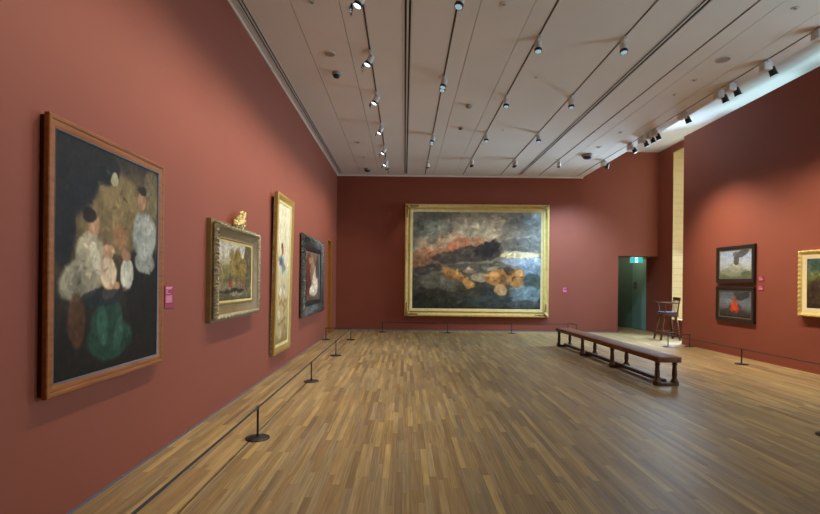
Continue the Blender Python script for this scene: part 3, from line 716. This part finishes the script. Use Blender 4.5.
# 6 / 7 pair of dark-framed mountain pictures on the right panel
def small_pair(z0, z1, label, grad, blobs, seed):
    r, w_, h_ = picture('framed_painting', label, 'R', 10.60, 9.446, z0, z1, 'pair of black-framed mountain paintings')
    frame('frame', w_, h_, [(0,0.0),(0,0.044),(0.008,0.052),(0.05,0.046),(0.08,0.034),(0.085,0.002)], M_blackframe, r)
    frame('inner_slip', w_-0.17, h_-0.17, [(0,0.0),(0,0.035),(0.016,0.030),(0.017,0.002)], M_oldgold2, r).location = (0,0,0.085)
    canvas(w_-0.204, h_-0.204, -0.024, 0.102, grad, blobs, seed, r, warp=0.03, dab=0.6, stroke=0.16, grain=0.10, nx=90, nz=70)
small_pair(1.555, 2.345, 'black-framed pale daylight mountain painting, upper of the pair on the right wall',
    [(0,(92,98,76)),(0.16,(112,120,96)),(0.34,(158,164,158)),(0.6,(164,174,186)),(1,(140,158,182))],
    [(0.45,0.22,0.40,0.16,0,(128,132,112),0.9),(0.48,0.38,0.20,0.18,0,(150,150,134),0.9),(0.50,0.50,0.09,0.10,0,(182,178,162),0.8),(0.54,0.66,0.09,0.20,-10,(76,76,74),0.95),(0.72,0.88,0.22,0.12,15,(72,72,72),0.9),(0.55,0.86,0.12,0.10,0,(88,86,82),0.8),(0.85,0.14,0.18,0.10,0,(84,94,72),0.8)], 61)
small_pair(0.725, 1.472, 'black-framed dark mountain painting with orange glow, lower of the pair on the right wall',
    [(0,(44,42,42)),(0.15,(60,58,54)),(0.4,(104,108,114)),(0.6,(110,118,128)),(1,(84,92,104))],
    [(0.45,0.18,0.44,0.14,0,(66,60,58),0.9),(0.50,0.34,0.22,0.18,0,(96,66,56),0.9),(0.48,0.42,0.11,0.16,0,(206,78,44),0.9),(0.40,0.26,0.05,0.10,30,(190,66,40),0.7),(0.57,0.28,0.05,0.12,-30,(200,74,42),0.7),(0.50,0.68,0.06,0.14,0,(170,74,52),0.85),(0.74,0.82,0.22,0.14,15,(58,56,58),0.9),(0.60,0.90,0.14,0.09,0,(66,64,64),0.8),(0.28,0.62,0.12,0.10,0,(136,140,142),0.6)], 67)

# 8 landscape at the right edge
r, w_, h_ = picture('framed_painting', 'dark brown painting in a gold frame with cream inner border at the right edge', 'R', 8.35, 6.85, 0.975, 2.12)
frame('frame', w_, h_, [(0,0.0),(0,0.080),(0.012,0.092),(0.03,0.090),(0.05,0.076),(0.075,0.066),(0.075,0.002)], M_gold, r, 90, (lambda s, Ls, j, ins: (0.006*math.sin(s*80) if j in (2,3) else 0, 0)), True)
frame('cream_slip', w_-0.15, h_-0.15, [(0,0.0),(0,0.066),(0.07,0.048),(0.072,0.002)], M_cream_slip, r).location = (0,0,0.075)
canvas(w_-0.294, h_-0.294, -0.044, 0.147,
    [(0,(54,46,36)),(0.4,(70,58,42)),(0.6,(76,78,52)),(0.8,(84,98,84)),(1,(66,86,96))],
    [(0.1,0.62,0.15,0.10,0,(98,104,60),0.8),(0.14,0.86,0.12,0.10,0,(60,80,62),0.9),(0.2,0.3,0.2,0.25,0,(60,48,36),0.9),(0.6,0.5,0.25,0.3,0,(88,70,48),0.8),(0.45,0.75,0.2,0.1,30,(52,62,44),0.8)],
    71, r, warp=0.06, grain=0.2, nx=80, nz=60)

# ------------------------------------------------------------------ wall labels
def plaque(label, wall, y0, y1, z0, z1, lines):
    c = (y0 + y1) / 2; w_ = abs(y1 - y0); h_ = z1 - z0
    loc, rz = {'L': ((XL, c, z0), PI/2), 'B': ((c, YB, z0), 0), 'R': ((XP, c, z0), -PI/2)}[wall]
    o = thing('wall_label', label, 'label', loc, (0,0,rz), 'magenta wall labels')
    MB().box(-w_/2, w_/2, -0.006, 0, 0, h_).build('card', M_pink, o)
    m = MB()
    for (x0, x1, zz, t) in lines:
        m.box(-w_/2 + w_*x0, -w_/2 + w_*x1, -0.0072, -0.0055, h_*zz, h_*zz + t)
    m.build('printed_text', M_pinktext, o)
big = [(0.1,0.80,0.90,0.009),(0.1,0.72,0.84,0.008),(0.1,0.35,0.78,0.004),(0.1,0.3,0.73,0.004),(0.1,0.3,0.69,0.004),(0.1,0.6,0.64,0.004)] + [(0.1,0.82 - 0.03*(k%3),0.25+0.032*k,0.0035) for k in range(10)]
small = [(0.1,0.7,0.78,0.008),(0.1,0.5,0.64,0.005)] + [(0.1,0.84-0.04*(k%2),0.18+0.08*k,0.004) for k in range(5)]
plaque('magenta text label on the left wall beside the large orange-brown frame', 'L', 4.153, 4.31, 1.242, 1.443, big)
plaque('magenta text label on the far wall right of the huge gold-framed painting', 'B', 4.89, 5.07, 1.19, 1.38, big)
plaque('magenta text label on the right wall, upper of the two beside the mountain paintings', 'R', 9.39, 9.24, 1.59, 1.69, small)
plaque('magenta text label on the right wall, lower of the two beside the mountain paintings', 'R', 9.39, 9.24, 1.40, 1.50, small)

# ------------------------------------------------------------------ exit sign
ex = thing('exit_sign', 'lit green running-man exit sign hanging in the passage doorway', 'sign', (7.20, YB+0.06, ZD-0.21))
M_exg = emat('exit_green', rgb(0,160,160), 0.9)
M_exw = emat('exit_white', (0.75,1.0,0.97,1), 1.0)
MB().bbox(-0.19, 0.19, -0.025, 0.025, 0.0, 0.19, 0.006).build('housing', M_white, ex)
MB().box(-0.182, 0.182, -0.030, -0.0255, 0.008, 0.182).build('face', M_exg, ex)
m = MB()
m.box(-0.042, 0.042, -0.034, -0.0305, 0.02, 0.172)
m.build('door_pictogram', M_exw, ex)
m = MB()
m.sphere((0.012, -0.036, 0.142), (0.013,0.002,0.013))
m.tube([(0.008,-0.036,0.125),(-0.002,-0.036,0.085)], 0.009, 6); m.tube([(-0.002,-0.036,0.085),(0.02,-0.036,0.062),(0.014,-0.036,0.03)], 0.007, 6); m.tube([(-0.002,-0.036,0.085),(-0.016,-0.036,0.058),(-0.04,-0.036,0.055)], 0.007, 6)
m.tube([(0.006,-0.036,0.12),(0.028,-0.036,0.10),(0.042,-0.036,0.108)], 0.005, 6); m.tube([(0.006,-0.036,0.12),(-0.018,-0.036,0.112),(-0.026,-0.036,0.09)], 0.005, 6)
m.build('running_figure', M_exg, ex)
m = MB()
for xx in (-0.12, 0.12): m.tube([(xx,0,0.188),(xx,0,0.209)], 0.008, 8)
m.build('hanger', M_white, ex)

# ------------------------------------------------------------------ bench
bl = 4.42; yb0 = 6.90
be = thing('bench', 'long dark wooden bench on turned legs in the middle of the floor', 'bench', (3.868, yb0 + bl/2, 0), (0,0,math.radians(1.1)))
hw = 0.178; ZT = 0.435
m = MB(); m.bbox(-hw, hw, -bl/2, bl/2, ZT-0.082, ZT, 0.012); m.build('seat', M_bench, be)
for sy in (-1, 1):
    pl = MB()
    for xx in (0.13,):
        pl.lathe([(0.016,-0.004),(0.018,0.0),(0.012,0.006)], (xx, sy*(bl/2), ZT-0.04), 12, Vector((0,sy,0)).to_track_quat('Z','Y').to_matrix())
    pl.build('bolt_cap', M_benchd, be)
for ly in (-bl/2+0.10, -bl/2+1.56, -bl/2+2.90, bl/2-0.12):
    MB().bbox(-0.175, 0.175, ly-0.045, ly+0.045, 0.0, 0.045, 0.008).build('foot_rail', M_benchd, be)
    for lx in (-0.13, 0.13):
        m = MB()
        m.lathe([(0.060,0.045),(0.060,0.058),(0.045,0.075),(0.040,0.092),(0.030,0.108),(0.030,0.118),(0.036,0.15),(0.036,0.19),(0.030,0.27),(0.029,0.30),(0.040,0.308),(0.040,0.318),(0.030,0.325),(0.034,0.342),(0.046,0.3535)], (lx, ly, 0), 20)
        m.build('leg', M_benchd, be)
MB().bbox(-0.04, 0.04, -bl/2+0.145, bl/2-0.165, 0.03, 0.085, 0.008).build('stretcher', M_benchd, be)

# ------------------------------------------------------------------ attendant's high chair
st = thing('high_chair', 'tall wooden attendant chair with blue cushion by the window', 'chair', (7.19, 12.85, 0), (0,0,math.radians(-6)))
zs = 0.66
for sx in (-1, 1):
    for sy in (-1, 1):
        MB().tube([(sx*0.245, sy*0.215, 0.0), (sx*0.15, sy*0.15, zs)], [0.027,0.036], 10).build('leg', M_stool, st)
m = MB()
for sy in (-1, 1): m.tube([(-0.215, sy*0.193, 0.21), (0.215, sy*0.193, 0.21)], 0.013, 8)
m.build('side_stretcher', M_stool, st)
m = MB(); m.tube([(-0.225, -0.20, 0.14), (-0.225, 0.20, 0.14)], 0.014, 8); m.tube([(0.205, -0.186, 0.28), (0.205, 0.186, 0.28)], 0.013, 8)
m.build('front_stretcher', M_stool, st)
MB().bbox(-0.21, 0.21, -0.21, 0.21, zs-0.03, zs+0.06, 0.018).build('seat', M_stool, st)
MB().bbox(-0.19, 0.20, -0.185, 0.185, zs+0.058, zs+0.10, 0.018).build('cushion', M_blue, st)
for sy in (-1, 1):
    MB().tube([(0.19, sy*0.18, zs+0.05), (0.215, sy*0.185, zs+0.28), (0.255, sy*0.185, zs+0.48)], [0.018,0.017,0.015], 8).build('back_post', M_stool, st)
    MB().bbox(-0.25, 0.22, sy*0.205-0.022, sy*0.205+0.022, zs+0.33, zs+0.36, 0.008).build('armrest', M_stool, st)
    MB().tube([(-0.13, sy*0.19, zs+0.05), (-0.15, sy*0.203, zs+0.332)], 0.016, 8).build('arm_post', M_stool, st)
m = MB(); m.bbox(0.235, 0.262, -0.20, 0.20, zs+0.41, zs+0.50, 0.008); m.build('top_rail', M_stool, st)
m = MB()
for k in range(4): m.tube([(0.196, -0.12+0.08*k, zs+0.06), (0.246, -0.12+0.08*k, zs+0.42)], 0.009, 6)
m.build('back_spindle', M_stool, st)

# ------------------------------------------------------------------ low barriers
HP = 0.295
def stand(x, y, label, to=None, r=0.112):
    """weighted stand; its elastic cord runs to the next stand"""
    o = thing('barrier_stand', label, 'barrier stand', (x, y, 0), group='low black barrier stands')
    MB().lathe([(r,0.0),(r,0.008),(r*0.94,0.012),(r*0.3,0.017),(0.016,0.021)], n=36).build('base', M_stand, o)
    MB().lathe([(0.0105,0.018),(0.0105,HP-0.012)], n=14).build('pole', M_stand, o)
    MB().lathe([(0.012,HP-0.014),(0.0135,HP-0.010),(0.0135,HP+0.006),(0.008,HP+0.010)], n=14).build('clip_head', M_stand, o)
    if to:
        v = Vector((to[0]-x, to[1]-y, 0)); d = v.normalized() * 0.015
        a = d + Vector((0,0,HP-0.003)); b = v - d + Vector((0,0,HP-0.003))
        MB().tube([a, b], 0.0085, 8).build('cord', M_cord, o)
XB = -1.39
row = [(XB + 0.006*k, y) for k, y in enumerate([-0.6, 1.93, 4.46, 7.0, 9.46, 12.05])] + [(-2.0, 12.05)]
lab = ['low black barrier stand by the left wall, outside the view'] * 2 + ['low black barrier stand along the left wall, %s' % ordn[k] for k in range(4)] + ['low black barrier stand set against the left wall beside the black carved frame']
for k, (x, y) in enumerate(row):
    stand(x, y, lab[k], row[k+1] if k + 1 < len(row) else None)
row = [(-0.643,13.97), (1.30,13.97), (3.20,13.97), (5.13,13.97), (5.03,14.42)]
lab = ['low black barrier stand before the far wall, %s' % q for q in ['first from the left','second from the left','third from the left','rightmost, behind the bench']] + ['low black barrier stand against the far wall behind the bench end']
for k, (x, y) in enumerate(row):
    stand(x, y, lab[k], row[k+1] if k + 1 < len(row) else None)
row = [(6.46,6.5), (6.42,8.93), (6.38,11.35), (6.93,11.40)]
lab = ['low black barrier stand by the right wall, outside the view', 'low black barrier stand under the pair of mountain paintings', 'low black barrier stand between the bench and the high chair', 'low black barrier stand against the end of the right wall panel']
for k, (x, y) in enumerate(row):
    stand(x, y, lab[k], row[k+1] if k + 1 < len(row) else None)
stand(4.285, 4.72, 'low black barrier stand with its round base at the right edge of the floor')

# ------------------------------------------------------------------ output look
sc = bpy.context.scene
sc.view_settings.view_transform = 'Standard'; sc.view_settings.look = 'None'
sc.view_settings.gamma = 1.0; sc.view_settings.exposure = -0.14; sc.view_settings.use_curve_mapping = False
sc.cycles.max_bounces = 8; sc.cycles.diffuse_bounces = 6
sc.cycles.use_denoising = True
sc.cycles.sample_clamp_indirect = 6.0
